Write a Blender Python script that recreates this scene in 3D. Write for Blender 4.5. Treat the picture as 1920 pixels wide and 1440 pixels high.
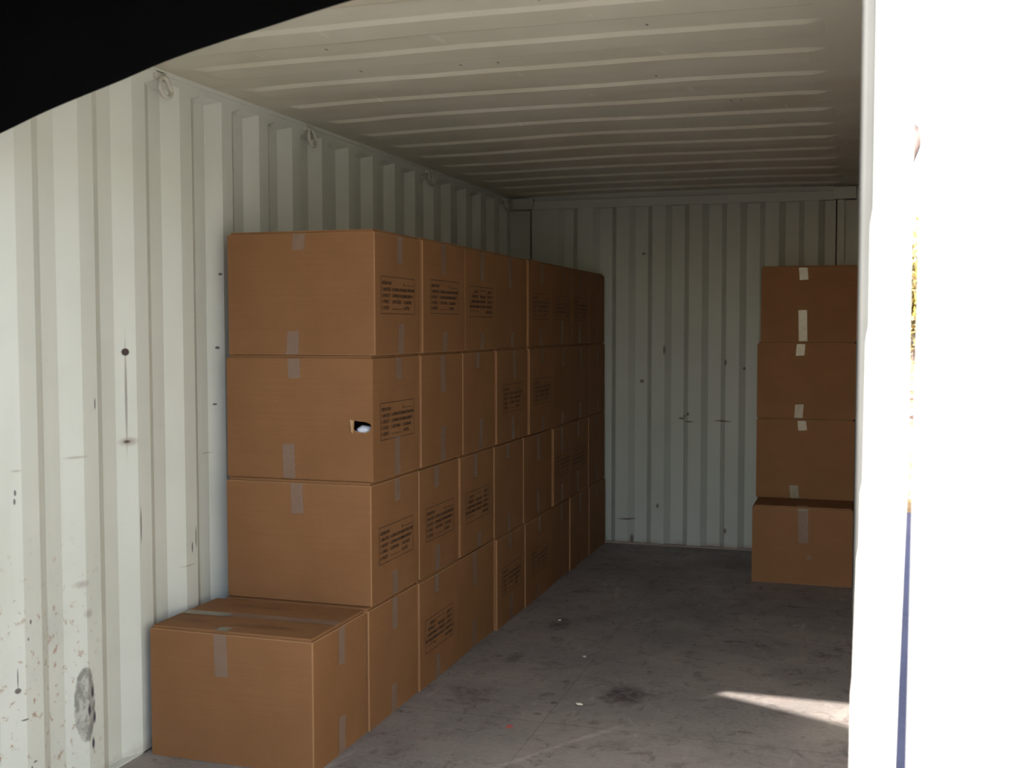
import bpy, bmesh, math, random
from mathutils import Vector, Matrix, noise
random.seed(7)
S = bpy.context.scene
COL = S.collection
for o in list(bpy.data.objects):
    bpy.data.objects.remove(o)

# ------------------------------------------------------------------ camera
# world: x to the right (inner face of left wall x=0), y into the container (door plane y=0), z up (plywood floor z=0)
cam_d = bpy.data.cameras.new('camera'); cam = bpy.data.objects.new('camera', cam_d); COL.objects.link(cam)
yaw, pitch, roll = math.radians(17.4771), math.radians(2.9076), math.radians(-0.0402)
fw = Vector((-math.sin(yaw)*math.cos(pitch), math.cos(yaw)*math.cos(pitch), -math.sin(pitch)))
rt = Vector((math.cos(yaw), math.sin(yaw), 0)); up = rt.cross(fw)
c_, s_ = math.cos(roll), math.sin(roll)
rt, up = c_*rt + s_*up, -s_*rt + c_*up
m3 = Matrix((rt, up, -fw)).transposed()
cam.matrix_world = Matrix.Translation((2.37, -1.5516, 1.4821)) @ m3.to_4x4()
cam_d.sensor_width = 36; cam_d.lens = 2081.93/1920*36
cam_d.clip_start = 0.05; cam_d.clip_end = 300
cam_d.dof.use_dof = True; cam_d.dof.focus_distance = 5.2; cam_d.dof.aperture_fstop = 4.0
S.camera = cam

# ------------------------------------------------------------------ light and exposure
SUN = Vector((1.87, 2.95, -2.28)).normalized()          # the way the sunlight travels
sd = bpy.data.lights.new('sun', 'SUN'); sun = bpy.data.objects.new('sun', sd); COL.objects.link(sun)
sd.energy = 17.5; sd.angle = math.radians(0.53); sd.color = (1.0, 0.95, 0.87)
sun.rotation_euler = SUN.to_track_quat('-Z', 'Y').to_euler(); sun.location = (-6, -10, 9)
W = bpy.data.worlds.new('sky'); S.world = W; W.use_nodes = True
wn = W.node_tree.nodes; wl = W.node_tree.links
sky = wn.new('ShaderNodeTexSky'); sky.sky_type = 'NISHITA'; sky.sun_disc = False
sky.sun_elevation = math.radians(33.1); sky.sun_rotation = math.atan2(-SUN.x, -SUN.y)
sky.air_density = 1.0; sky.dust_density = 1.2; sky.ozone_density = 1.0
wn['Background'].inputs['Strength'].default_value = 0.86
wl.new(sky.outputs[0], wn['Background'].inputs[0])
vs = S.view_settings
vs.view_transform = 'Standard'; vs.look = 'None'; vs.gamma = 1; vs.use_curve_mapping = False
vs.exposure = 0.0
S.cycles.max_bounces = 14; S.cycles.diffuse_bounces = 10
S.cycles.sample_clamp_indirect = 6.0

# ------------------------------------------------------------------ node helpers
class NT:
    def __init__(s, name, rough=0.6, spec=0.4):
        s.m = bpy.data.materials.new(name); s.m.use_nodes = True
        s.n = s.m.node_tree.nodes; s.l = s.m.node_tree.links
        s.b = s.n['Principled BSDF']; s.b.inputs['Roughness'].default_value = rough
        s.b.inputs['Specular IOR Level'].default_value = spec
        s.tc = s.n.new('ShaderNodeTexCoord'); s.P = s.tc.outputs['Object']
    def put(s, sock, v):
        if hasattr(v, 'is_output') or isinstance(v, bpy.types.NodeSocket): s.l.new(v, sock)
        else: sock.default_value = v
    def map(s, scale=(1,1,1), loc=(0,0,0), vec=None):
        n = s.n.new('ShaderNodeMapping'); n.inputs['Scale'].default_value = scale; n.inputs['Location'].default_value = loc
        s.l.new(vec or s.P, n.inputs['Vector']); return n.outputs[0]
    def noise(s, scale=5, detail=4, rough=.55, vec=None, dist=0):
        n = s.n.new('ShaderNodeTexNoise'); n.inputs['Scale'].default_value = scale; n.inputs['Detail'].default_value = detail
        n.inputs['Roughness'].default_value = rough; n.inputs['Distortion'].default_value = dist
        s.l.new(vec or s.P, n.inputs['Vector']); return n.outputs['Fac']
    def ramp(s, v, a, b, c0=0., c1=1.):
        n = s.n.new('ShaderNodeMapRange'); n.clamp = True; n.interpolation_type = 'SMOOTHSTEP'
        s.put(n.inputs['Value'], v); n.inputs['From Min'].default_value = a; n.inputs['From Max'].default_value = b
        n.inputs['To Min'].default_value = c0; n.inputs['To Max'].default_value = c1; return n.outputs[0]
    def math(s, op, a, b=0., c=None):
        n = s.n.new('ShaderNodeMath'); n.operation = op; s.put(n.inputs[0], a); s.put(n.inputs[1], b)
        if c is not None: s.put(n.inputs[2], c)
        return n.outputs[0]
    def mix(s, f, a, b):
        n = s.n.new('ShaderNodeMix'); n.data_type = 'RGBA'
        s.put(n.inputs[0], f); s.put(n.inputs[6], a); s.put(n.inputs[7], b); return n.outputs[2]
    def xyz(s):
        n = s.n.new('ShaderNodeSeparateXYZ'); s.l.new(s.P, n.inputs[0]); return n.outputs
    def spot(s, c, r, soft=.35, wob=.0):
        """mask, 1 inside an ellipsoid at c with radii r"""
        n = s.n.new('ShaderNodeVectorMath'); n.operation = 'SUBTRACT'; s.l.new(s.P, n.inputs[0]); n.inputs[1].default_value = c
        d = s.n.new('ShaderNodeVectorMath'); d.operation = 'DIVIDE'; s.l.new(n.outputs[0], d.inputs[0]); d.inputs[1].default_value = r
        e = s.n.new('ShaderNodeVectorMath'); e.operation = 'LENGTH'; s.l.new(d.outputs[0], e.inputs[0])
        v = e.outputs['Value']
        if wob: v = s.math('ADD', v, s.math('MULTIPLY', s.math('SUBTRACT', s.noise(1.6/min(r), 3), .5), wob))
        return s.ramp(v, 1-soft, 1+soft, 1., 0.)
    def base(s, c): s.put(s.b.inputs['Base Color'], c)
    def bump(s, h, strength=.3, dist=.002):
        n = s.n.new('ShaderNodeBump'); n.inputs['Strength'].default_value = strength; n.inputs['Distance'].default_value = dist
        s.put(n.inputs['Height'], h); s.l.new(n.outputs[0], s.b.inputs['Normal'])

def rgb(r, g, b): return (r, g, b, 1.)

PAINT = rgb(.675, .695, .645)
def paint(name, marks=None, base=PAINT, spotty=0., rough=.5):
    t = NT(name, rough, .35)
    a = t.noise(2.2, 5); b = t.noise(40, 3)
    c = t.mix(t.ramp(a, .35, .7), base, rgb(base[0]*.93, base[1]*.935, base[2]*.92))
    streak = t.noise(1., 4, vec=t.map((9, 9, .7)))
    c = t.mix(t.ramp(streak, .55, .8, 0, .22), c, rgb(.47, .47, .41))
    if spotty:
        sp = t.ramp(t.noise(26, 4, .6), .70, .76)
        c = t.mix(t.math('MULTIPLY', sp, spotty), c, rgb(.24, .15, .09))
    if marks: c = marks(t, c)
    t.base(c); t.bump(b, .08, .001)
    return t.m

def left_marks(t, c):
    X, Y, Z = t.xyz()
    # rust freckles low on the wall near the door
    band = t.math('MULTIPLY', t.ramp(Z, .95, .45), t.ramp(Y, 1.62, 1.25))
    r = t.math('MULTIPLY', t.ramp(t.noise(34, 5, .62), .585, .66), band)
    c = t.mix(t.math('MULTIPLY', r, .75), c, rgb(.36, .20, .12))
    c = t.mix(t.math('MULTIPLY', t.math('MULTIPLY', t.ramp(t.noise(5, 4, .7), .5, .7), band), .22), c, rgb(.40, .42, .44))
    r2 = t.math('MULTIPLY', t.ramp(t.noise(13, 5, .7, vec=t.map((1, 1, .45), (3, 1, 8))), .62, .70), band)
    c = t.mix(t.math('MULTIPLY', r2, .4), c, rgb(.30, .33, .36))
    # rusted nail hole with its long run
    D = rgb(.05, .03, .03)
    c = t.mix(t.math('MULTIPLY', t.spot((-.02, 1.655, 1.25), (.2, .0035, .155), .7), .75), c, rgb(.22, .19, .17))
    c = t.mix(t.spot((-.02, 1.655, 1.400), (.2, .0125, .0125), .2), c, D)
    c = t.mix(t.math('MULTIPLY', t.spot((-.02, 1.66, 1.094), (.2, .025, .012), .8), .7), c, rgb(.28, .22, .18))
    c = t.mix(t.math('MULTIPLY', t.spot((-.02, 1.655, 1.094), (.2, .01, .005), .6), .9), c, D)
    for y, z, ry, rz in [(2.232,1.69,.008,.005),(2.217,1.405,.009,.006),(2.204,1.186,.009,.004),(1.47,1.236,.003,.018),
                         (1.116,.995,.003,.009),(1.114,.969,.003,.009),(1.112,.402,.0085,.0085),(1.112,.44,.0015,.03),(1.15,.15,.004,.012),(1.13,.31,.012,.0025),(1.165,.17,.008,.003),
                         (1.70,.80,.003,.06),(2.03,.70,.003,.04),(2.005,.665,.004,.02),(1.158,.60,.004,.007),(1.147,.55,.003,.005)]:
        c = t.mix(t.math('MULTIPLY', t.spot((-.02, y, z), (.2, ry, rz), .22, .5), .85), c, rgb(.07, .05, .06))
    for y, z, ry, rz in [(1.39,1.07,.03,.004),(1.984,.601,.035,.003),(1.40,.66,.02,.01),(1.42,.56,.015,.012),(1.12,1.06,.012,.003),(2.16,1.0,.03,.003)]:
        c = t.mix(t.math('MULTIPLY', t.spot((-.02, y, z), (.2, ry, rz), .7), .6), c, rgb(.35, .30, .27))
    # bare grey scrape
    sc = t.spot((-.02, 1.405, .265), (.2, .036, .125), .06, .35)
    sc_c = t.mix(t.ramp(t.noise(30, 5, .7, vec=t.map((1, 1, .5))), .42, .62), rgb(.20, .20, .18), rgb(.47, .47, .43))
    c = t.mix(t.math('MULTIPLY', sc, .9), c, sc_c)
    for dz, dy in [(.30, .02), (.245, .005), (.215, .028), (.13, .02)]:
        c = t.mix(t.spot((-.02, 1.41+dy, dz), (.2, .006, .018), .5, .4), c, rgb(.06, .05, .07))
    # grime at the foot
    g = t.math('MULTIPLY', t.ramp(Z, .06, 0), t.ramp(t.noise(9, 4), .35, .6))
    return t.mix(t.math('MULTIPLY', g, .5), c, rgb(.25, .16, .12))

def back_marks(t, c):
    D = rgb(.10, .05, .04)
    for x, z, rx, rz in [(.95,1.982,.014,.008),(.943,1.117,.014,.012),(1.215,.868,.02,.008),(1.26,.90,.01,.012),(1.27,.85,.03,.005),(1.235,.885,.006,.01),
                         (1.494,.858,.055,.006),(.848,.17,.055,.006),(1.515,.122,.01,.018),(1.51,1.25,.008,.02),(1.10,1.33,.008,.03),(1.06,.27,.01,.015),(.88,.03,.01,.03),(1.63,1.21,.008,.01)]:
        c = t.mix(t.math('MULTIPLY', t.spot((x, 5.92, z), (rx, .2, rz), .5, .3), .8), c, D)
    X, Y, Z = t.xyz()
    g = t.math('MULTIPLY', t.ramp(Z, .05, 0), t.ramp(t.noise(8, 4), .3, .6))
    return t.mix(t.math('MULTIPLY', g, .6), c, rgb(.25, .15, .11))

def roof_marks(t, c):
    X, Y, Z = t.xyz()
    c = t.mix(t.ramp(t.noise(1.1, 5, vec=t.map((1, 3, 1))), .45, .75, 0, .55), c, rgb(.50, .44, .33))
    for x, y in [(1.737,1.818),(.652,2.114),(.641,2.423),(1.022,2.137),(1.156,2.146),(.68,1.791),(1.642,2.51),(1.496,1.473),(1.86,2.98),(1.90,2.98)]:
        c = t.mix(t.math('MULTIPLY', t.spot((x, y, 2.38), (.004, .011, .2), .5, .4), .9), c, rgb(.08, .05, .04))
    # a few pale scratches running across
    scr = t.ramp(t.noise(3, 1, .3, vec=t.map((8, 1.4, 1), (2, 5, 0))), .742, .76)
    return t.mix(t.math('MULTIPLY', scr, .35), c, rgb(.78, .76, .68))

M_left = paint('cream_paint_left_wall', left_marks)
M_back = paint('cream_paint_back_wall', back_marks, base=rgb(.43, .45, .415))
M_right = paint('cream_paint_right_wall', None, spotty=.3, base=rgb(.62, .63, .585))
M_roof = paint('cream_paint_roof', roof_marks, base=rgb(.62, .605, .515))
M_trim = paint('cream_paint_rails', None, spotty=.25)
M_out = paint('cream_paint_door', None, base=rgb(.74, .74, .70), spotty=.15)

def floor_mat():
    t = NT('worn_plywood', .62, .3)
    X, Y, Z = t.xyz()
    grain = t.noise(6, 6, .65, vec=t.map((1.3, 9, 1)))
    big = t.noise(1.7, 5, .6); mid = t.noise(7, 5, .65); fine = t.noise(60, 3)
    c = t.mix(t.ramp(big, .35, .68), rgb(.31, .27, .25), rgb(.21, .19, .185))
    c = t.mix(t.ramp(grain, .40, .70, 0, .45), c, rgb(.20, .17, .15))
    c = t.mix(t.ramp(mid, .52, .72, 0, .75), c, rgb(.14, .12, .12))
    c = t.mix(t.ramp(t.noise(4.2, 6, .7, vec=t.map((1, 1.6, 1), (4, 2, 0))), .60, .70, 0, .8), c, rgb(.08, .06, .07))
    c = t.mix(t.ramp(t.noise(16, 4, .6, vec=t.map((1, 1, 1), (7, 3, 0))), .66, .74, 0, .8), c, rgb(.06, .04, .04))
    c = t.mix(t.ramp(fine, .3, .8, 0, .25), c, rgb(.42, .38, .34))
    # dusty scuffs
    c = t.mix(t.ramp(t.noise(3, 6, .7, vec=t.map((2.5, .8, 1), (1, 9, 0)), dist=1.5), .58, .74, 0, .55), c, rgb(.46, .42, .38))
    D = rgb(.05, .035, .035)
    mott = t.ramp(t.noise(22, 5, .7), .36, .60, .25, 1)
    for x, y, rx, ry, k, w in [(1.477,2.783,.085,.115,.80,1.0),(.894,2.60,.07,.10,.35,1.6),(1.43,2.45,.022,.026,.6,1.4),(1.23,2.62,.014,.016,.8,1.),
                               (1.20,2.48,.020,.012,.7,1.4),(1.72,3.15,.02,.04,.6,1.5),(.95,3.75,.05,.12,.6,1.8),(.90,3.15,.03,.07,.6,1.8),(1.55,2.25,.06,.05,.3,1.8)]:
        m_ = t.math('MULTIPLY', t.spot((x, y, 0), (rx, ry, .1), .35, w), mott)
        c = t.mix(t.math('MULTIPLY', m_, k), c, D)
    c = t.mix(t.math('MULTIPLY', t.ramp(t.noise(11, 6, .75, vec=t.map((1, .8, 1), (3, 3, 0)), dist=.8), .54, .66), .6), c, rgb(.11, .085, .085))
    c = t.mix(t.ramp(t.noise(5, 5, .7, vec=t.map((1, 1, 1), (9, 1, 0))), .60, .72, 0, .35), c, rgb(.30, .17, .14))
    c = t.mix(t.spot((1.14, 2.32, 0), (.012, .02, .1), .3, .4), c, rgb(.55, .12, .12))
    # joints between plywood sheets
    for x in (1.245,):
        j = t.ramp(t.math('ABSOLUTE', t.math('SUBTRACT', X, x)), .001, .004, 1, 0)
        c = t.mix(t.math('MULTIPLY', j, .30), c, rgb(.05, .04, .04))
    for y in (2.40, 4.84):
        j = t.ramp(t.math('ABSOLUTE', t.math('SUBTRACT', Y, y)), .0012, .004, 1, 0)
        c = t.mix(t.math('MULTIPLY', j, .4), c, rgb(.05, .04, .04))
    t.base(c); t.bump(t.math('ADD', grain, fine), .15, .002)
    t.put(t.b.inputs['Roughness'], t.ramp(big, .3, .7, .5, .72))
    return t.m
M_floor = floor_mat()

def card_mat(name, base):
    t = NT(name, .72, .22)
    oi = t.n.new('ShaderNodeObjectInfo')
    a = t.noise(3.2, 4); b = t.noise(1., 3, vec=t.map((2, 2, 160))); f = t.noise(170, 2)
    c = t.mix(t.ramp(a, .3, .75), base, rgb(base[0]*.86, base[1]*.84, base[2]*.82))
    c = t.mix(t.ramp(b, .35, .75, 0, .16), c, rgb(base[0]*.7, base[1]*.66, base[2]*.6))
    c = t.mix(t.ramp(f, .5, .8, 0, .2), c, rgb(base[0]*1.25, base[1]*1.25, base[2]*1.25))
    c = t.mix(t.math('MULTIPLY', oi.outputs['Random'], .16), c, rgb(base[0]*.7, base[1]*.68, base[2]*.66))
    t.base(c); t.bump(t.math('ADD', b, f), .10, .0015)
    return t.m
M_card = card_mat('kraft_cardboard', rgb(.255, .124, .054))
M_fold_lit = card_mat('lit_cardboard_fold', rgb(.34, .185, .09))  # lighter card tone paints in the light caught by the box folds
M_cut = card_mat('cut_cardboard_edge', rgb(.52, .34, .18))
def simple(name, c, rough=.6, metal=0., spec=.4, alpha=None, bump=None, var=.15):
    t = NT(name, rough, spec); n = t.noise(12 if bump is None else bump, 4)
    t.base(t.mix(t.ramp(n, .3, .75), c, rgb(c[0]*(1-var), c[1]*(1-var), c[2]*(1-var))))
    t.b.inputs['Metallic'].default_value = metal
    if alpha is not None: t.b.inputs['Alpha'].default_value = alpha
    if bump: t.bump(n, .3, .001)
    return t.m
M_tape = simple('clear_packing_tape', rgb(.36, .32, .30), .25, alpha=.30, bump=60)
M_tape2 = simple('crinkled_packing_tape', rgb(.30, .265, .19), .24, spec=.45, alpha=.8, bump=45)
M_ink = simple('dark_brown_ink', rgb(.060, .030, .018), .7)
M_ink_faint = simple('faint_marker_ink', rgb(.20, .10, .055), .7)
M_bag = simple('pale_plastic_bag', rgb(.75, .80, .92), .3, bump=30)
M_steel = simple('dull_painted_steel', rgb(.62, .61, .54), .45, .0, bump=30)
M_jamb_shade = simple('dark_jamb_shade', rgb(.055, .058, .055), .6)  # dark tone for the painted band of shade on the right jamb
M_black = simple('black_lens_blocker', rgb(.0022, .0022, .0026), .95, spec=.04)
M_galv = simple('galvanised_rod', rgb(.45, .46, .47), .4, .7)

# ------------------------------------------------------------------ object helpers
def mesh_obj(name, bm, mat, parent=None, smooth=False):
    me = bpy.data.meshes.new(name); bmesh.ops.recalc_face_normals(bm, faces=bm.faces) if len(bm.faces) else None
    bm.to_mesh(me); bm.free()
    for m in (mat if isinstance(mat, (list, tuple)) else [mat]): me.materials.append(m)
    if smooth:
        for p in me.polygons: p.use_smooth = True
    o = bpy.data.objects.new(name, me); COL.objects.link(o)
    if parent: o.parent = parent
    return o
def struct(name, bm, mat, smooth=False):
    o = mesh_obj(name, bm, mat, None, smooth); o['kind'] = 'structure'; return o
def thing(name, label, cat, loc, rz=0., group=None):
    o = bpy.data.objects.new(name, None); COL.objects.link(o); o.empty_display_size = .1
    o.location = loc; o.rotation_euler = (0, 0, rz); o['label'] = label; o['category'] = cat
    if group: o['group'] = group
    return o
def tag(o, label, cat, group=None):
    o['label'] = label; o['category'] = cat
    if group: o['group'] = group
    return o
def box(bm, a, b, bev=0.):
    r = bmesh.ops.create_cube(bm, size=1.)['verts']
    for v in r:
        v.co = Vector((a[i] + (v.co[i]+.5)*(b[i]-a[i]) for i in range(3)))
    if bev:
        es = list({e for v in r for e in v.link_edges})
        bmesh.ops.bevel(bm, geom=es, offset=bev, segments=2, affect='EDGES', profile=.6)
    return bm
def sheet(bm, prof, w0, w1, axis, n=1):
    """sweep a 2-D profile [(u,v)] along the third direction; axis gives a function (u,v,w)->xyz"""
    rows = []
    for k in range(n+1):
        w = w0 + (w1-w0)*k/n
        rows.append([bm.verts.new(axis(u, v, w)) for u, v in prof])
    for r0, r1 in zip(rows, rows[1:]):
        for i in range(len(prof)-1):
            bm.faces.new((r0[i], r0[i+1], r1[i+1], r1[i]))
    return rows
def tube(bm, pts, r, seg=8, closed=False):
    pts = [Vector(p) for p in pts]; n = len(pts); rings = []
    for i, p in enumerate(pts):
        a = pts[(i-1) % n] if (closed or i > 0) else p; b = pts[(i+1) % n] if (closed or i < n-1) else p
        t = (b-a).normalized(); u = t.orthogonal().normalized()
        ref = Vector((0, 0, 1)) if abs(t.z) < .9 else Vector((1, 0, 0))
        u = t.cross(ref).normalized(); v = t.cross(u)
        rr = r[i] if isinstance(r, (list, tuple)) else r
        rings.append([bm.verts.new(p + rr*(math.cos(2*math.pi*k/seg)*u + math.sin(2*math.pi*k/seg)*v)) for k in range(seg)])
    m = n if closed else n-1
    for i in range(m):
        A, B = rings[i], rings[(i+1) % n]
        for k in range(seg):
            bm.faces.new((A[k], A[(k+1) % seg], B[(k+1) % seg], B[k]))
    if not closed:
        bm.faces.new(rings[0][::-1]); bm.faces.new(rings[-1])
    return bm
def thicken(o, t, off=1.):
    m = o.modifiers.new('thickness', 'SOLIDIFY'); m.thickness = t; m.offset = off

# ------------------------------------------------------------------ the container shell
W_, H_, D_ = 2.368, 2.39, 5.9
bm = bmesh.new(); box(bm, (-.0, 0.0, -.028), (W_, D_+.05, 0)); struct('floor', bm, M_floor)

P, OFF, DEP = .278, 1.2052, .036
def wall_prof(y0, y1):
    pts = [(y0, 0.)]
    k = math.floor((y0-OFF)/P)
    while True:
        b = OFF + P*k; k += 1
        if b > y1 - P*.8: break
        if b < y0 + .01: continue
        pts += [(b, 0.), (b+.068, -DEP), (b+.138, -DEP), (b+.206, 0.)]
    pts.append((y1, 0.))
    return pts
prof = wall_prof(.13, D_+.09)
def side_wall(name, sx, x0, mat):
    # corrugated sheet; the pockets close with a short slope under the top rail and above the floor
    bm = bmesh.new()
    zs = [(-.03, 1.), (1.1, 1.), (2.328, 1.), (2.350, 0.), (2.42, 0.)]
    rows = []
    for z, f in zs:
        rows.append([bm.verts.new((x0 + sx*(v*f), u, z)) for u, v in prof])
    for r0, r1 in zip(rows, rows[1:]):
        for i in range(len(prof)-1):
            bm.faces.new((r0[i], r0[i+1], r1[i+1], r1[i]))
    bmesh.ops.remove_doubles(bm, verts=bm.verts, dist=1e-5)
    o = struct(name, bm, mat)
    return o
side_wall('wall_left', 1, 0., M_left)
side_wall('wall_right', -1, W_, M_right)

# back wall, vertical corrugations 0.25 m apart between the two corner posts
bm = bmesh.new(); bp = [(.16, 0.)]; x = .360
while x < 2.16:
    bp += [(x, 0.), (x+.036, .036), (x+.100, .036), (x+.136, 0.)] if x < .5 else [(x, 0.), (x+.040, .036), (x+.125, .036), (x+.160, 0.)]
    x += .2475
bp.append((2.19, 0.))
# flat-bottomed ribs stand toward the room; valleys are deeper in y
sheet(bm, bp, -.03, 2.31, lambda u, v, w: (u, D_+v, w), 2)
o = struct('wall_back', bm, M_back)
bm = bmesh.new(); box(bm, (.0, D_-.012, 2.298), (W_, D_+.09, 2.357), .003); struct('trim_1', bm, M_back)          # rear header
bm = bmesh.new(); box(bm, (-.02, D_+.02, 2.357), (W_+.02, D_+.09, 2.43)); struct('trim_2', bm, M_back)
for i, (xa, xb, xc, xd) in enumerate([(.0, .17, .045, .185), (W_-.17, W_, W_-.185, W_-.045)]):
    bm = bmesh.new()
    box(bm, (xa-.04 if i == 0 else xa, D_+.035, -.03), (xb if i == 0 else xb+.04, D_+.10, 2.42), .004)                                        # post set back
    jx = xb-.012 if i == 0 else xa
    box(bm, (jx, D_-.0, 0), (jx+.012, D_+.06, 2.30), .002)                                        # its return edge
    box(bm, (xc, D_-.05, 2.298), (xd, D_+.04, 2.375), .004)                                        # corner gusset
    struct('trim_%d' % (3+i), bm, M_back)
bm = bmesh.new(); box(bm, (.0, D_-.012, 0), (W_, D_+.012, .012), .003)
struct('baseboard_back', bm, simple('rusty_floor_angle', rgb(.30, .24, .20), .6, bump=20))

# roof: cross corrugations that die out before the side rails, slightly cambered
def rib(y):
    p = .3454; t = ((y - 1.872) / p) % 1.0          # bright riser centred on y=1.888+k*p
    if t < .06: return t/.06                          # drops: faces the door
    if t < .47: return 1.
    if t < .60: return 1-(t-.47)/.13
    return 0.
bm = bmesh.new(); ys = []
y = .10
k0 = -6
for k in range(-6, 12):
    b = 1.872 + .3454*k
    for f in (0, .03, .06, .28, .47, .53, .60, .80): ys.append(b + f*.3454)
ys = [y for y in ys if .0 < y < 5.84]; ys = [-.0] + ys + [5.86, 5.93]
xs = [-.02, .0, .05, .10, .125, .16] + [.16 + (2.19-.16)*i/26 for i in range(1, 26)] + [2.19, 2.225, 2.25, 2.30, 2.35, 2.37]
def roofz(x, y):
    e = min(1, max(0, (x-.10)/.055)) * min(1, max(0, (2.25-x)/.055))
    r = rib(y) if y < 5.8 else 0
    cam_ = 1-((x-1.175)/1.175)**2
    d = noise.noise(Vector((x*1.3, y*.8, 3.)))*.006 + noise.noise(Vector((x*3.1, y*2.2, 7.)))*.002
    return 2.386 + .012*cam_ - .0105*r*e + d*min(1, max(0, cam_)*2)
grid = [[bm.verts.new((x, y, roofz(x, y))) for x in xs] for y in ys]
for a, b in zip(grid, grid[1:]):
    for i in range(len(xs)-1): bm.faces.new((a[i], a[i+1], b[i+1], b[i]))
struct('ceiling', bm, M_roof)

# top side rails
bm = bmesh.new(); box(bm, (-.03, .0, 2.372), (.012, D_+.05, 2.44), .004); struct('trim_5', bm, M_trim)
bm = bmesh.new(); box(bm, (W_-.012, .0, 2.372), (W_+.03, D_+.05, 2.44), .004); struct('trim_6', bm, M_trim)
# floor angles along the side walls
bm = bmesh.new(); box(bm, (-.04, .0, -.16), (.0, D_+.05, .004)); struct('baseboard_left', bm, M_trim)
bm = bmesh.new(); box(bm, (W_, .0, -.16), (W_+.04, D_+.05, .004)); struct('baseboard_right', bm, M_trim)

# door frame: header, sill, posts
bm = bmesh.new(); box(bm, (-.04, .0, 2.28), (W_+.08, .10, 2.45), .005); struct('trim_7', bm, M_trim)
bm = bmesh.new(); box(bm, (-.04, -.01, -.16), (W_+.08, .10, .0), .004); struct('trim_8', bm, M_trim)
bm = bmesh.new(); box(bm, (-.08, .0, -.17), (-.015, .15, 2.46), .006); struct('trim_9', bm, M_trim)
bm = bmesh.new()
# right corner post; its front flange widens downward in small steps
st = [(2.384, 2.46), (2.3835, 1.64), (2.380, 1.615), (2.3800, 1.485), (2.3765, 1.462), (2.3752, 1.275), (2.3722, 1.259), (2.3718, 1.188), (2.3690, 1.172), (2.3655, 1.01), (2.3635, .985), (2.3630, .85), (2.3620, -.17)]
fr = [bm.verts.new((x, -.004, z)) for x, z in st]; bk = [bm.verts.new((x, .004, z)) for x, z in st]
ox = lambda z: 2.429 - .010*min(1, max(0, (1.28-z)/.40))
fr2 = [bm.verts.new((ox(z), -.004, z)) for x, z in st]; bk2 = [bm.verts.new((ox(z), .004, z)) for x, z in st]
for i in range(len(st)-1):
    bm.faces.new((fr[i], fr2[i], fr2[i+1], fr[i+1])); bm.faces.new((fr[i], bk[i], bk[i+1], fr[i+1]))
    bm.faces.new((fr2[i], bk2[i], bk2[i+1], fr2[i+1])); bm.faces.new((bk[i], bk2[i], bk2[i+1], bk[i+1]))
bm.faces.new((fr[0], fr2[0], bk2[0], bk[0])); bm.faces.new((fr[-1], fr2[-1], bk2[-1], bk[-1]))
box(bm, (2.386, .004, -.17), (2.418, .15, 2.46), .004)
box(bm, (2.369, .12, -.17), (2.40, .135, 2.40))
struct('trim_10', bm, M_out)
bm = bmesh.new(); box(bm, (2.3655, .004, .0), (2.3858, .03, 2.28), .006); struct('trim_11', bm, M_jamb_shade)   # dark strip down the jamb, its colour standing in for shade on the post

# doors (both leaves belong to the container)
def leaf(name, hinge, ang, mat, length=1.16, z0=.02, z1=2.265):
    """leaf runs along local +x from the hinge; inner face on local +y side"""
    root = None
    bm = bmesh.new()
    t = .05
    box(bm, (0, -t, z0), (.10, 0, z1), .004); box(bm, (length-.10, -t, z0), (length, 0, z1), .004)
    box(bm, (.09, -t, z0), (length-.09, 0, z0+.11), .004); box(bm, (.09, -t, z1-.11), (length-.09, 0, z1), .004)
    o = struct(name, bm, mat); o.location = (hinge[0], hinge[1], 0); o.rotation_euler = (0, 0, ang)
    bm = bmesh.new()
    pr = [(.09, -.012)]
    x = .14
    # three shallow folds in the pressed door panel
    for (a, b) in [(.20, .42), (.54, .76), (.86, 1.02)]:
        pr += [(a, -.012), (a+.035, -.040), (b-.035, -.040), (b, -.012)]
    pr.append((length-.09, -.012))
    sheet(bm, pr, z0+.10, z1-.10, lambda u, v, w: (u, v, w), 1)
    mesh_obj('door_panel', bm, mat, o)
    for xr in (.38, .84):
        bm = bmesh.new(); tube(bm, [(xr, -.075, z0-.02), (xr, -.075, z1+.01)], .017, 12)
        for zz in (.12, .75, 1.45, 2.15): box(bm, (xr-.04, -.10, zz), (xr+.04, -.048, zz+.05), .004)
        mesh_obj('lock_rod', bm, M_galv, o)
    for zz in (.20, .62, 2.02, 2.20):
        bm = bmesh.new(); box(bm, (-.006, -.075, zz-.035), (.11, -.045, zz+.035), .004); tube(bm, [(-.0, -.065, zz-.045), (-.0, -.065, zz+.045)], .012, 10)
        mesh_obj('hinge', bm, mat, o)
    return o
# left leaf stands ajar, right leaf is swung square to the doorway
a_l = math.radians(-23.5)
leaf('door_1', (-.02, -.005), a_l, M_out)
# right leaf: runs toward -y; its inner face looks at -x
bm = None
o = leaf('door_2', (2.439, -.05), math.radians(-91.15), M_out)
o.scale = (1, -1, 1)
o.rotation_euler[0] = math.radians(-.35); o.location = (2.4365-1.4*math.tan(math.radians(.35)), -.05, 0); 

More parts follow.
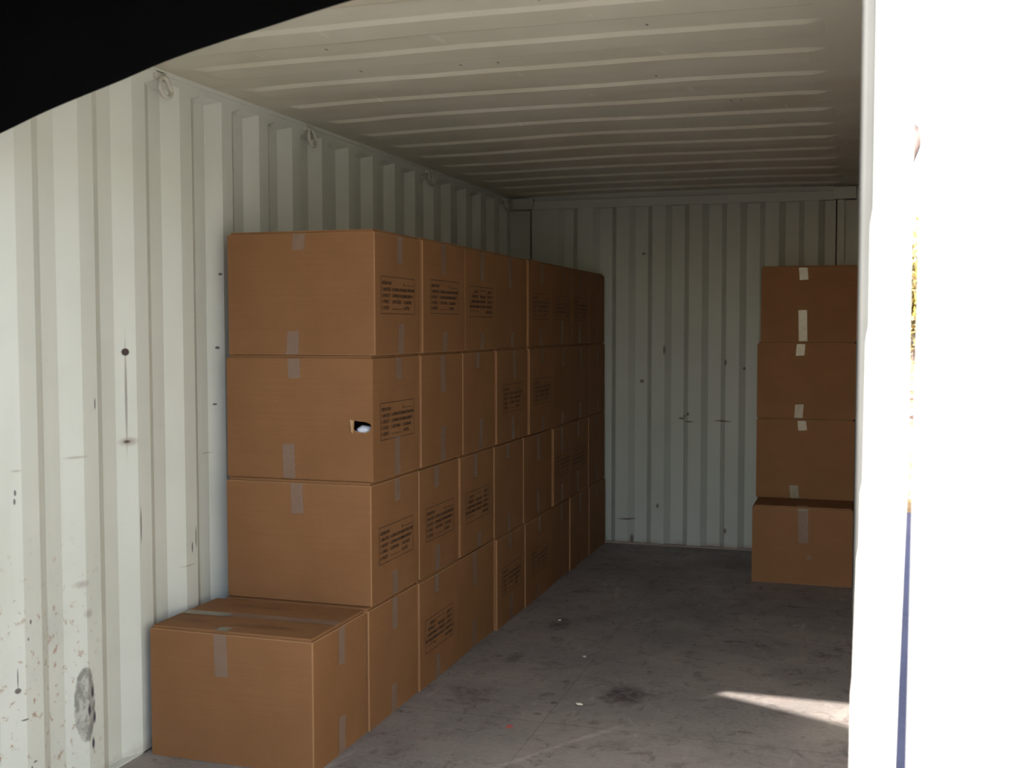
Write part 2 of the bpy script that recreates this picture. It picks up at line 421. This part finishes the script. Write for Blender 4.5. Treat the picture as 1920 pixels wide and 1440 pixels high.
# ------------------------------------------------------------------ lashing rings on the top rail
def ring(y, label):
    z = 2.342
    t = thing('lashing_ring', label, 'metal ring', (0, y, z), 0, 'lashing rings under the roof rail')
    bm = bmesh.new(); box(bm, (.001, -.030, .012), (.012, .030, .040), .003); tube(bm, [(.016, -.022, .020), (.016, .022, .020)], .008, 8)
    mesh_obj('bracket', bm, M_steel, t)
    pts = []
    for k in range(20):
        a = 2*math.pi*k/20
        pts.append((.022 + .012*(1-math.cos(a))*.5, .034*math.sin(a)*(1.0 if math.cos(a) < 0 else .85), -.018 + .036*math.cos(a)))
    bm = bmesh.new(); tube(bm, pts, .0080, 8, True); mesh_obj('ring', bm, M_steel, t, True)
    return t
for y, l in [(1.842, 'small metal lashing ring nearest the door, half lost in the dark shape'),
             (2.935, 'small metal lashing ring high on left wall, second from the door'),
             (4.365, 'small metal lashing ring on left wall above the middle of the box stack'),
             (5.78, 'small metal lashing ring in the far upper left corner')]:
    ring(y, l)

# ------------------------------------------------------------------ added black sheet standing in for a finger or strap at the lens
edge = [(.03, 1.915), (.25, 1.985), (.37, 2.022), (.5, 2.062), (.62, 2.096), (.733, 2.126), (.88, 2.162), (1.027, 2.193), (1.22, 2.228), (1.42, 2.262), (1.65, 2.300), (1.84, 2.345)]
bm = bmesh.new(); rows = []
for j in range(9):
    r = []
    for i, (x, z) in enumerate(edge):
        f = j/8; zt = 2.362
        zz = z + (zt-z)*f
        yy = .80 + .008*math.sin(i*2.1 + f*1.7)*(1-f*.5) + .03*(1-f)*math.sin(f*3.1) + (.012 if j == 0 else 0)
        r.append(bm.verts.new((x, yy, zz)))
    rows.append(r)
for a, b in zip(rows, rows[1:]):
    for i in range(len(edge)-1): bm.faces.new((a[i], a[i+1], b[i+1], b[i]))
cl = mesh_obj('lens_blocker_stand_in', bm, M_black, None, True); thicken(cl, .008, 0)
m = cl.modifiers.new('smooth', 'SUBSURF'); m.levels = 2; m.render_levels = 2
tag(cl, 'added black sheet at the upper left, standing in for a finger or strap at the lens', 'cloth')

# ------------------------------------------------------------------ printed checklist for the cartons (one mesh, shared)
def text_mesh(items):
    """items: (string, x, y, size); a flat mesh in the x-y plane"""
    out = bmesh.new(); dg = bpy.context.evaluated_depsgraph_get()
    for s, x, y, sz in items:
        cu = bpy.data.curves.new('t', 'FONT'); cu.body = s; cu.size = sz; cu.resolution_u = 2; cu.offset = .0005
        ob = bpy.data.objects.new('t', cu); COL.objects.link(ob); bpy.context.view_layer.update()
        me = bpy.data.meshes.new_from_object(ob.evaluated_get(bpy.context.evaluated_depsgraph_get()))
        me.transform(Matrix.Translation((x, y, 0))); out.from_mesh(me)
        bpy.data.meshes.remove(me); bpy.data.objects.remove(ob); bpy.data.curves.remove(cu)
    return out
def rect(bm, x0, y0, x1, y1):
    bm.faces.new([bm.verts.new(p) for p in ((x0, y0, 0), (x1, y0, 0), (x1, y1, 0), (x0, y1, 0))])
def frame(bm, x0, y0, x1, y1, t):
    rect(bm, x0, y0, x1, y0+t); rect(bm, x0, y1-t, x1, y1); rect(bm, x0, y0+t, x0+t, y1-t); rect(bm, x1-t, y0+t, x1, y1-t)
LW, LH = .325, .140
def checklist():
    sz = .0185; it = []; cx = (-.150, -.063, .048); ry = (.040, .0165, -.0065, -.0295, -.0525)
    cols = [['BEDROOM', 'MASTER', 'ADULT', 'CHILD', 'GUEST'], [None, 'LIVING ROOM', 'DINING ROOM', 'KITCHEN', None], ['#', 'BATHROOM', 'BASEMENT', 'GARAGE', 'ATTIC']]
    boxes = []
    for c, col in enumerate(cols):
        for r, s in enumerate(col):
            if s is None: continue
            hd = (r == 0)
            it.append((s, cx[c] + (0 if hd else .014), ry[r], sz*.92))
            if not hd: boxes.append((cx[c], ry[r]))
    bm = text_mesh(it)
    for x, y in boxes: frame(bm, x, y, x+.010, y+.010, .0018)
    rect(bm, .065, .040, .150, .0420); rect(bm, -.063, -.0525, .030, -.0505)
    frame(bm, -LW/2, -LH/2, LW/2, LH/2, .0024)
    return bm
bm = checklist()
me_label = {}
_lab = bpy.data.meshes.new('printed_checklist'); bm.to_mesh(_lab); bm.free()

# ------------------------------------------------------------------ cardboard boxes
def bulge(u, v, a):                       # u, v in 0..1
    return a*(4*u*(1-u))*(4*v*(1-v))
def carton(idx, x0, x1, y0, y1, z0, z1, label, group, rz=0., printed=None, tape=M_tape, hole=False, seam_x=True, tp=None, bl=.0022, only_front=False, side_tape=True, lab_dz=0., lab_dy=0.):
    """origin at the centre of the base; x: along the wall-to-room side, y: depth"""
    w, d, h = x1-x0, y1-y0, z1-z0
    rnd = random.Random(idx*31+5)
    t = thing('cardboard_box', label, 'box', ((x0+x1)/2, (y0+y1)/2, z0), rz, group)
    hb = h-.0105
    a_f, a_s = (bl if idx % 8 == 1 or idx >= 60 else 0)*rnd.uniform(.3, 1), bl*rnd.uniform(.2, 1)
    N = 6
    bm = bmesh.new()
    def face(fn, skip=None):
        g = [[bm.verts.new(fn(i/N, j/N)) for i in range(N+1)] for j in range(N+1)]
        for j in range(N):
            for i in range(N):
                if skip and skip(i, j): continue
                bm.faces.new((g[j][i], g[j][i+1], g[j+1][i+1], g[j+1][i]))
    X, Y = w/2, d/2
    if hole:
        # front face split around a torn hole near the right edge
        hx0, hx1, hz0, hz1 = hole
        hp = [(hx0, hz0+.010), (hx0+.002, hz1), (hx0+.018, hz1-.003), (hx0+.045, hz1-.004), (hx1-.006, hz1-.010), (hx1, hz1-.016), (hx1-.008, hz0+.008), (hx0+.045, hz0), (hx0+.02, hz0+.001)]
        xs_ = [-X, hx0-.02, hx1+.006, X]; zs_ = [0, hz0-.02, hz1+.02, hb]
        V = {(i, j): bm.verts.new((xs_[i], -Y, zs_[j])) for i in range(4) for j in range(4)}
        for i in range(3):
            for j in range(3):
                if (i, j) != (1, 1): bm.faces.new((V[i, j], V[i+1, j], V[i+1, j+1], V[i, j+1]))
        outer = [V[1, 1], V[1, 2], V[2, 2], V[2, 1]]
        hv = [bm.verts.new((x, -Y, z)) for x, z in hp]; hi = [bm.verts.new((x, -Y+.005, z)) for x, z in hp]
        es = [bm.edges.new((outer[k], outer[(k+1) % 4])) if not bm.edges.get((outer[k], outer[(k+1) % 4])) else bm.edges.get((outer[k], outer[(k+1) % 4])) for k in range(4)]
        es += [bm.edges.new((hv[k], hv[(k+1) % len(hv)])) for k in range(len(hv))]
        bmesh.ops.triangle_fill(bm, use_beauty=True, use_dissolve=False, edges=es)
        for k in range(len(hv)):
            k2 = (k+1) % len(hv); bm.faces.new((hv[k], hv[k2], hi[k2], hi[k]))
    else:
        face(lambda u, v: (-X+w*u, -Y-bulge(u, v, a_f), hb*v))
    face(lambda u, v: (X-w*u, Y, hb*v))
    face(lambda u, v: (X+bulge(u, v, a_s), -Y+d*u, hb*v))
    face(lambda u, v: (-X, Y-d*u, hb*v))
    face(lambda u, v: (-X+w*u, -Y+d*v, hb)); face(lambda u, v: (-X+w*u, Y-d*v, 0))
    bmesh.ops.remove_doubles(bm, verts=bm.verts, dist=1e-5)
    body = mesh_obj('box_body', bm, [M_card, M_fold_lit], t)
    bv = body.modifiers.new('rounded_folds', 'BEVEL'); bv.width = .0035; bv.segments = 2; bv.material = 1; bv.limit_method = 'ANGLE'; bv.angle_limit = math.radians(50)
    # two top flaps meeting on the centre line
    for s in (-1, 1):
        bm = bmesh.new(); g = .0015
        lift = rnd.uniform(0, .0012)
        ya, yb = (-Y+.009, -g) if s < 0 else (g, Y-.009)
        box(bm, (-X+.009, ya, hb-.0005), (X-.009, yb, h-.0005-lift), .001)
        mesh_obj('top_flap', bm, M_card, t)
    def decal(name, mat, pts_fn, nu, nv, side):
        bm = bmesh.new(); g = []
        for j in range(nv+1):
            r = []
            for i in range(nu+1):
                p, q = pts_fn(i/nu, j/nv)
                if side == 'F': co = (p, -Y-bulge((p+X)/w, q/hb, a_f)-.0009, q)
                elif side == 'S': co = (X+bulge((p+Y)/d, q/hb, a_s)+.0009, p, q)
                else: co = (p, q, h+.0006)
                r.append(bm.verts.new(co))
            g.append(r)
        for j in range(nv):
            for i in range(nu): bm.faces.new((g[j][i], g[j][i+1], g[j+1][i+1], g[j+1][i]))
        return mesh_obj(name, bm, mat, t)
    tw = .050
    # strips of tape folded over the edges
    if tp is None: tp = (rnd.uniform(-.045, .0), rnd.uniform(.06, .10), rnd.uniform(-.07, -.02), rnd.uniform(.08, .12))
    slant = rnd.uniform(-.008, .008)
    if tp[1]: decal('packing_tape', tape, lambda u, v: (tp[0]-tw/2+tw*u+slant*v, hb-.002-tp[1]*v + (.004*u if v == 1 else 0)), 2, 4, 'F')
    if tp[3]: decal('packing_tape', tape, lambda u, v: (tp[2]-tw/2+tw*u-slant*v, .003+tp[3]*v + (.003*u if v == 1 else 0)), 2, 4, 'F')
    if side_tape:
        c1, c2 = rnd.uniform(-.035, .02), rnd.uniform(-.035, .02)
        l1, l2 = rnd.uniform(.07, .16), rnd.uniform(.06, .15)
        decal('packing_tape', tape, lambda u, v: (c1-tw/2+tw*u+slant*v, hb-.002-l1*v), 2, 5, 'S')
        decal('packing_tape', tape, lambda u, v: (c2-tw/2+tw*u-slant*v, .003+l2*v), 2, 5, 'S')
    if printed:
        k = printed
        key = 'p%d' % idx
        me = _lab.copy(); me.name = 'printed_checklist'
        sgn = -1 if k == 'down' else 1
        ly0 = rnd.uniform(-.008, .004) + lab_dy; lz0 = hb*.487 + rnd.uniform(-.01, .01) + lab_dz
        for v in me.vertices:
            p, q = sgn*v.co.x + ly0, sgn*v.co.y + lz0
            v.co = (X+bulge((p+Y)/d, q/hb, a_s)+.0012, p, q)
        me.materials.append(M_ink)
        o = bpy.data.objects.new('printed_checklist', me); COL.objects.link(o); o.parent = t
    if hole:
        bm = bmesh.new()
        bmesh.ops.create_icosphere(bm, subdivisions=3, radius=1.)
        for v in bm.verts:
            n_ = noise.noise(v.co*2.3)*.22
            v.co = Vector((v.co.x*.034*(1+n_), v.co.y*.022*(1+n_), v.co.z*.018*(1+n_))) + Vector(((hx0+hx1)/2-.004, -Y+.030, hz0+.006))
        mesh_obj('plastic_bag', bm, M_bag, t, True)
        bm = bmesh.new()      # bent flap of torn card on the left of the hole
        q = [(hx0-.014, -Y-.001, hz1+.004), (hx0, -Y-.001, hz1), (hx0-.004, -Y-.010, hz0+.008), (hx0-.001, -Y-.001, hz0-.004), (hx0-.008, -Y-.006, hz0+.004)]
        vs_ = [bm.verts.new(p) for p in q]
        bm.faces.new((vs_[0], vs_[1], vs_[2])); bm.faces.new((vs_[1], vs_[3], vs_[2])); bm.faces.new((vs_[0], vs_[2], vs_[4])); bm.faces.new((vs_[2], vs_[3], vs_[4]))
        f = mesh_obj('torn_card', bm, M_cut, t); thicken(f, .002, 0)
    return t, (X, Y, h, hb)

GL = 'cardboard boxes stacked along the left wall'
# y of the joints between stacks, for the rows from the floor up
joints = {0: [2.110, 2.576, 3.030, 3.540, 4.005, 4.548, 4.945, 5.420, 5.885],
          1: [2.137, 2.593, 3.048, 3.518, 3.995, 4.545, 4.945, 5.424, 5.885],
          2: [2.155, 2.599, 3.087, 3.537, 4.054, 4.548, 4.985, 5.440, 5.890],
          3: [2.165, 2.604, 3.105, 3.556, 4.073, 4.546, 5.005, 5.450, 5.890]}
xr = {0: [.668, .676, .672, .690, .694, .688, .696, .700],
      1: [.668, .671, .680, .684, .688, .700, .690, .694],
      2: [.670, .679, .681, .691, .702, .694, .692, .692],
      3: [.676, .686, .685, .680, .690, .688, .688, .688]}
zrow = [0., .4575, .9150, 1.3800, 1.8440]
sag = {0: 0, 1: 0, 2: 0, 3: 0}
prints = {(3,0):'up', (3,1):'up', (3,2):'down', (3,4):'up', (3,5):'down', (3,6):'up', (2,0):'up', (2,3):'up', (2,4):'up',
          (1,0):'up', (1,1):'up', (1,2):'down', (1,5):'up', (1,6):'down', (0,1):'down', (0,3):'up', (0,4):'up'}
rown = ['floor row', 'second row up', 'third row up', 'top row']
coln = ['first stack from the door', 'second stack from the door', 'third stack from the door', 'fourth stack from the door', 'fifth stack from the door',
        'third stack from the back wall', 'second stack from the back wall', 'last stack beside the back wall']
TP = {(3,0): (.000, .062, -.033, .085), (2,0): (-.018, .075, -.040, .128), (1,0): (-.003, .115, -.04, .0)}
idx = 0
for r in range(4):
    for c in range(8):
        idx += 1
        y0, y1 = joints[r][c]+.0010, joints[r][c+1]-.0010
        pr = prints.get((r, c))
        if (r, c) == (2, 0): lab = 'brown cardboard box with torn handle hole showing pale plastic, third row up'
        else:
            lab = 'cardboard box%s, %s, %s' % ({'up': ' with printed checklist', 'down': ' with upside-down checklist', None: ''}[pr], rown[r], coln[c])
        X1 = xr[r][c]; X0 = .062 + (.004 if r % 2 else 0)
        carton(idx, X0, X1, y0, y1, zrow[r], zrow[r+1]-.0004, lab, GL, printed=pr, tp=TP.get((r, c)),
               hole=(.225, .296, .182, .226) if (r, c) == (2, 0) else False, bl=.0022)

# the lone box in front
t, (X, Y, h, hb) = carton(60, .036, .662, 1.688, 2.104, 0, .4575, 'lone cardboard box on the floor in front of the stack, scribbled top', GL, rz=0, tp=(-.035, .145, 0, 0), side_tape=False)
tw = .05
def strip(t, pts, name='packing_tape', mat=M_tape):
    bm = bmesh.new(); bm.faces.new([bm.verts.new(p) for p in pts]); o = mesh_obj(name, bm, mat, t); return o
z = h+.0008
strip(t, [(-X+.004, .010, z), (-X+.20, .012, z), (-X+.20, -.036, z), (-X+.004, -.038, z)], mat=M_tape2)
strip(t, [(-X+.19, .018, z+.0004), (X-.002, .022, z+.0004), (X-.002, -.026, z+.0004), (-X+.19, -.030, z+.0004)])
strip(t, [(-.06, -Y+.001, z), (-.01, -Y+.001, z), (-.012, -Y+.05, z), (-.058, -Y+.05, z)], mat=M_tape2)
strip(t, [(X+.004, -.025, hb-.001), (X+.004, .024, hb-.001), (X+.004, .022, hb-.13), (X+.004, -.026, hb-.13)])
strip(t, [(X+.004, -.030, .005), (X+.004, .020, .005), (X+.004, .022, .135), (X+.004, -.028, .135)])
bm = bmesh.new()
rn = random.Random(4)
def scrawl(bm, x0, y0, n, wd, ht, tilt=0.):
    x = x0; pts = []
    for k in range(n*3):
        pts.append((x + rn.uniform(-.3, .3)*wd/3, y0 + tilt*(x-x0) + (ht if k % 2 else 0)*rn.uniform(.5, 1) + rn.uniform(-.1, .1)*ht, z+.0003)); x += wd/3
    for a, b in zip(pts, pts[1:]):
        a, b = Vector(a), Vector(b); d = (b-a).normalized(); n_ = Vector((-d.y, d.x, 0))*.0014
        bm.faces.new([bm.verts.new(q) for q in (a-n_, b-n_, b+n_, a+n_)])
scrawl(bm, -.06, .10, 6, .022, .035); scrawl(bm, -.18, .11, 4, .022, .03)
scrawl(bm, -.02, -.13, 9, .024, .040); scrawl(bm, .16, .09, 4, .024, .03); scrawl(bm, -.24, -.12, 4, .024, .03)
mesh_obj('marker_writing', bm, M_ink_faint, t)

# right-hand stack of four against the right wall
GR = 'cardboard boxes stacked at the back right'
RB = [(1.775, 2.338, 4.995, 5.46, 0, .452, 'cardboard box on the floor at the back right, under three others', (.01, .0, .0, .0)),
      (1.768, 2.338, 5.30, 5.76, .452, .936, 'cardboard box second from bottom of the back right stack', (-.02, .060, -.055, .075)),
      (1.768, 2.340, 5.30, 5.76, .936, 1.396, 'cardboard box second from top of the back right stack', (-.03, .072, -.04, .080)),
      (1.787, 2.346, 5.295, 5.75, 1.396, 1.851, 'topmost cardboard box of the back right stack, long crinkled tape', (-.035, .075, -.03, .185))]
for k, (x0, x1, y0, y1, z0, z1, lab, tp) in enumerate(RB):
    t, (X, Y, h, hb) = carton(70+k, x0, x1, y0, y1, z0, z1-.0004, lab, GR, rz=0, tape=M_tape2, tp=tp, side_tape=False)
    if k == 0:
        strip(t, [(-.03, -Y+.001, h+.0008), (.03, -Y+.001, h+.0008), (.028, -Y+.06, h+.0008), (-.032, -Y+.06, h+.0008)], mat=M_tape2)
        strip(t, [(-.02, -Y-.0030, hb), (.035, -Y-.0030, hb), (.035, -Y-.0030, hb-.012), (-.02, -Y-.0030, hb-.012)], mat=M_tape2)
        strip(t, [(-.022, -Y-.0030, hb-.012), (.033, -Y-.0030, hb-.012), (.038, -Y-.0030, hb-.20), (-.018, -Y-.0030, hb-.20)])
        for zz in (.165, .152): strip(t, [(.030, -Y-.0032, zz), (.052, -Y-.0032, zz), (.052, -Y-.0032, zz+.006), (.030, -Y-.0032, zz+.006)], mat=M_tape2)

# ------------------------------------------------------------------ litter on the floor
GF = 'tiny scraps of litter on the floor'
for k, (x, y, s, lab) in enumerate([(1.33, 2.63, .012, 'tiny pale scrap on the floor in front of the stains'), (.93, 3.82, .010, 'tiny pale scrap on the floor near the fifth stack'),
                               (1.20, 3.25, .010, 'tiny white scrap on the open floor beside the box stacks')]):
    bm = bmesh.new()
    bmesh.ops.create_icosphere(bm, subdivisions=2, radius=s)
    for v in bm.verts:
        v.co = Vector((v.co.x*(1.2+noise.noise(v.co*90)), v.co.y*.7, max(0, v.co.z*.35+.002)))
    o = mesh_obj('paper_scrap', bm, simple('scrap_paper', rgb(.75, .72, .62)), None, True); o.location = (x, y, 0.0005); o.rotation_euler = (0, 0, k*1.1)
    tag(o, lab, 'paper scrap', GF)

# ------------------------------------------------------------------ outdoors
def ground_mat():
    t = NT('worn_asphalt', .85, .25)
    c = t.mix(t.ramp(t.noise(1.2, 6, .65), .35, .7), rgb(.165, .120, .140), rgb(.125, .092, .11))
    c = t.mix(t.ramp(t.noise(40, 3), .45, .75, 0, .5), c, rgb(.16, .14, .17)); t.base(c); return t.m
def leaf_litter():
    t = NT('fallen_leaves', .8, .2)
    v = t.n.new('ShaderNodeTexVoronoi'); v.inputs['Scale'].default_value = 14; t.l.new(t.P, v.inputs['Vector'])
    s = t.n.new('ShaderNodeSeparateColor'); t.l.new(v.outputs['Color'], s.inputs[0])
    c = t.mix(s.outputs[0], rgb(.42, .22, .08), rgb(.62, .44, .16))
    c = t.mix(t.ramp(s.outputs[1], .75, .9), c, rgb(.10, .06, .05)); c = t.mix(t.ramp(s.outputs[2], .7, .9, 0, .7), c, rgb(.5, .45, .40))
    t.base(c); return t.m
GZ = -.17
bm = bmesh.new(); box(bm, (-14, -12, GZ-.1), (22, 9.0, GZ)); struct('ground', bm, ground_mat())
bm = bmesh.new(); rows = []
for j in range(22):
    y = 8.9 + j*1.0; r = []
    for i in range(25):
        x = -18 + i*1.8
        r.append(bm.verts.new((x, y, GZ + 2.3*(1-math.exp(-max(0, y-8.95)/5)) + .22*noise.noise(Vector((x*.4, y*.5, 0)))*min(1, (y-8.9)/2))))
    rows.append(r)
for a, b in zip(rows, rows[1:]):
    for i in range(24): bm.faces.new((a[i], a[i+1], b[i+1], b[i]))
o = struct('grass_bank', bm, leaf_litter(), True)
o['label'] = 'leaf covered bank beyond the asphalt'; 

def bark(): return simple('grey_bark', rgb(.16, .12, .11), .85, bump=14, var=.4)
def leafmat(name, a, b):
    t = NT(name, .6, .3); oi = t.noise(6, 3)
    t.base(t.mix(t.ramp(oi, .35, .65), a, b)); return t.m
M_bark = bark()
LM = [leafmat('yellow_leaves', rgb(.40, .30, .05), rgb(.13, .11, .07)), leafmat('olive_leaves', rgb(.20, .22, .08), rgb(.34, .30, .12)), leafmat('russet_leaves', rgb(.34, .17, .08), rgb(.22, .12, .08))]
def tree(x, y, z, H, seed, mat, nleaf, label):
    rn = random.Random(seed)
    t = thing('autumn_tree', label, 'tree', (x, y, z), rn.uniform(0, 6), 'trees beyond the container')
    tb = bmesh.new(); lb = bmesh.new(); tips = []
    def branch(p, d, L, r, lvl):
        pts = [p.copy()]; rr = [r]; n = 5
        for k in range(n):
            d = (d + Vector((rn.uniform(-.16, .16), rn.uniform(-.16, .16), rn.uniform(-.02, .12)))).normalized()
            p = p + d*L/n; pts.append(p.copy()); rr.append(r*(1-.13*(k+1)))
            if lvl < 3 and k >= 1:
                for _ in range(2 if lvl == 0 else 1):
                    a = rn.uniform(0, 2*math.pi); side = (Vector((math.cos(a), math.sin(a), rn.uniform(.2, .8)))).normalized()
                    branch(p, (d*.35+side).normalized(), L*rn.uniform(.45, .62), rr[-1]*.5, lvl+1)
            if lvl >= 2: tips.append(p.copy())
        tube(tb, pts, rr, 6 if lvl < 2 else 4)
    branch(Vector((0, 0, -.1)), Vector((0, 0, 1)), H*.8, H*.018, 0)
    mesh_obj('trunk', tb, M_bark, t, True)
    for _ in range(nleaf):
        c = rn.choice(tips) + Vector((rn.gauss(0, .22), rn.gauss(0, .22), rn.gauss(0, .2))); s = rn.uniform(.04, .075)
        u = Vector((rn.gauss(0, 1), rn.gauss(0, 1), rn.gauss(0, 1))).normalized(); v = u.orthogonal().normalized()
        lb.faces.new([lb.verts.new(c + q) for q in (-u*s, -v*s*.5, u*s, v*s*.5)])
    mesh_obj('foliage', lb, mat, t)
tree(2.95, 13.2, .85, 1.25, 3, LM[0], 2200, 'small yellow autumn tree glimpsed between the container corner and the open door')
tree(2.6, 19.0, 1.7, 7.0, 9, LM[1], 1100, 'tall thin-leaved olive tree rising behind the small yellow tree')
tree(9.5, 16.0, 1.4, 6.5, 12, LM[2], 2600, 'russet tree on the bank right of the open door')
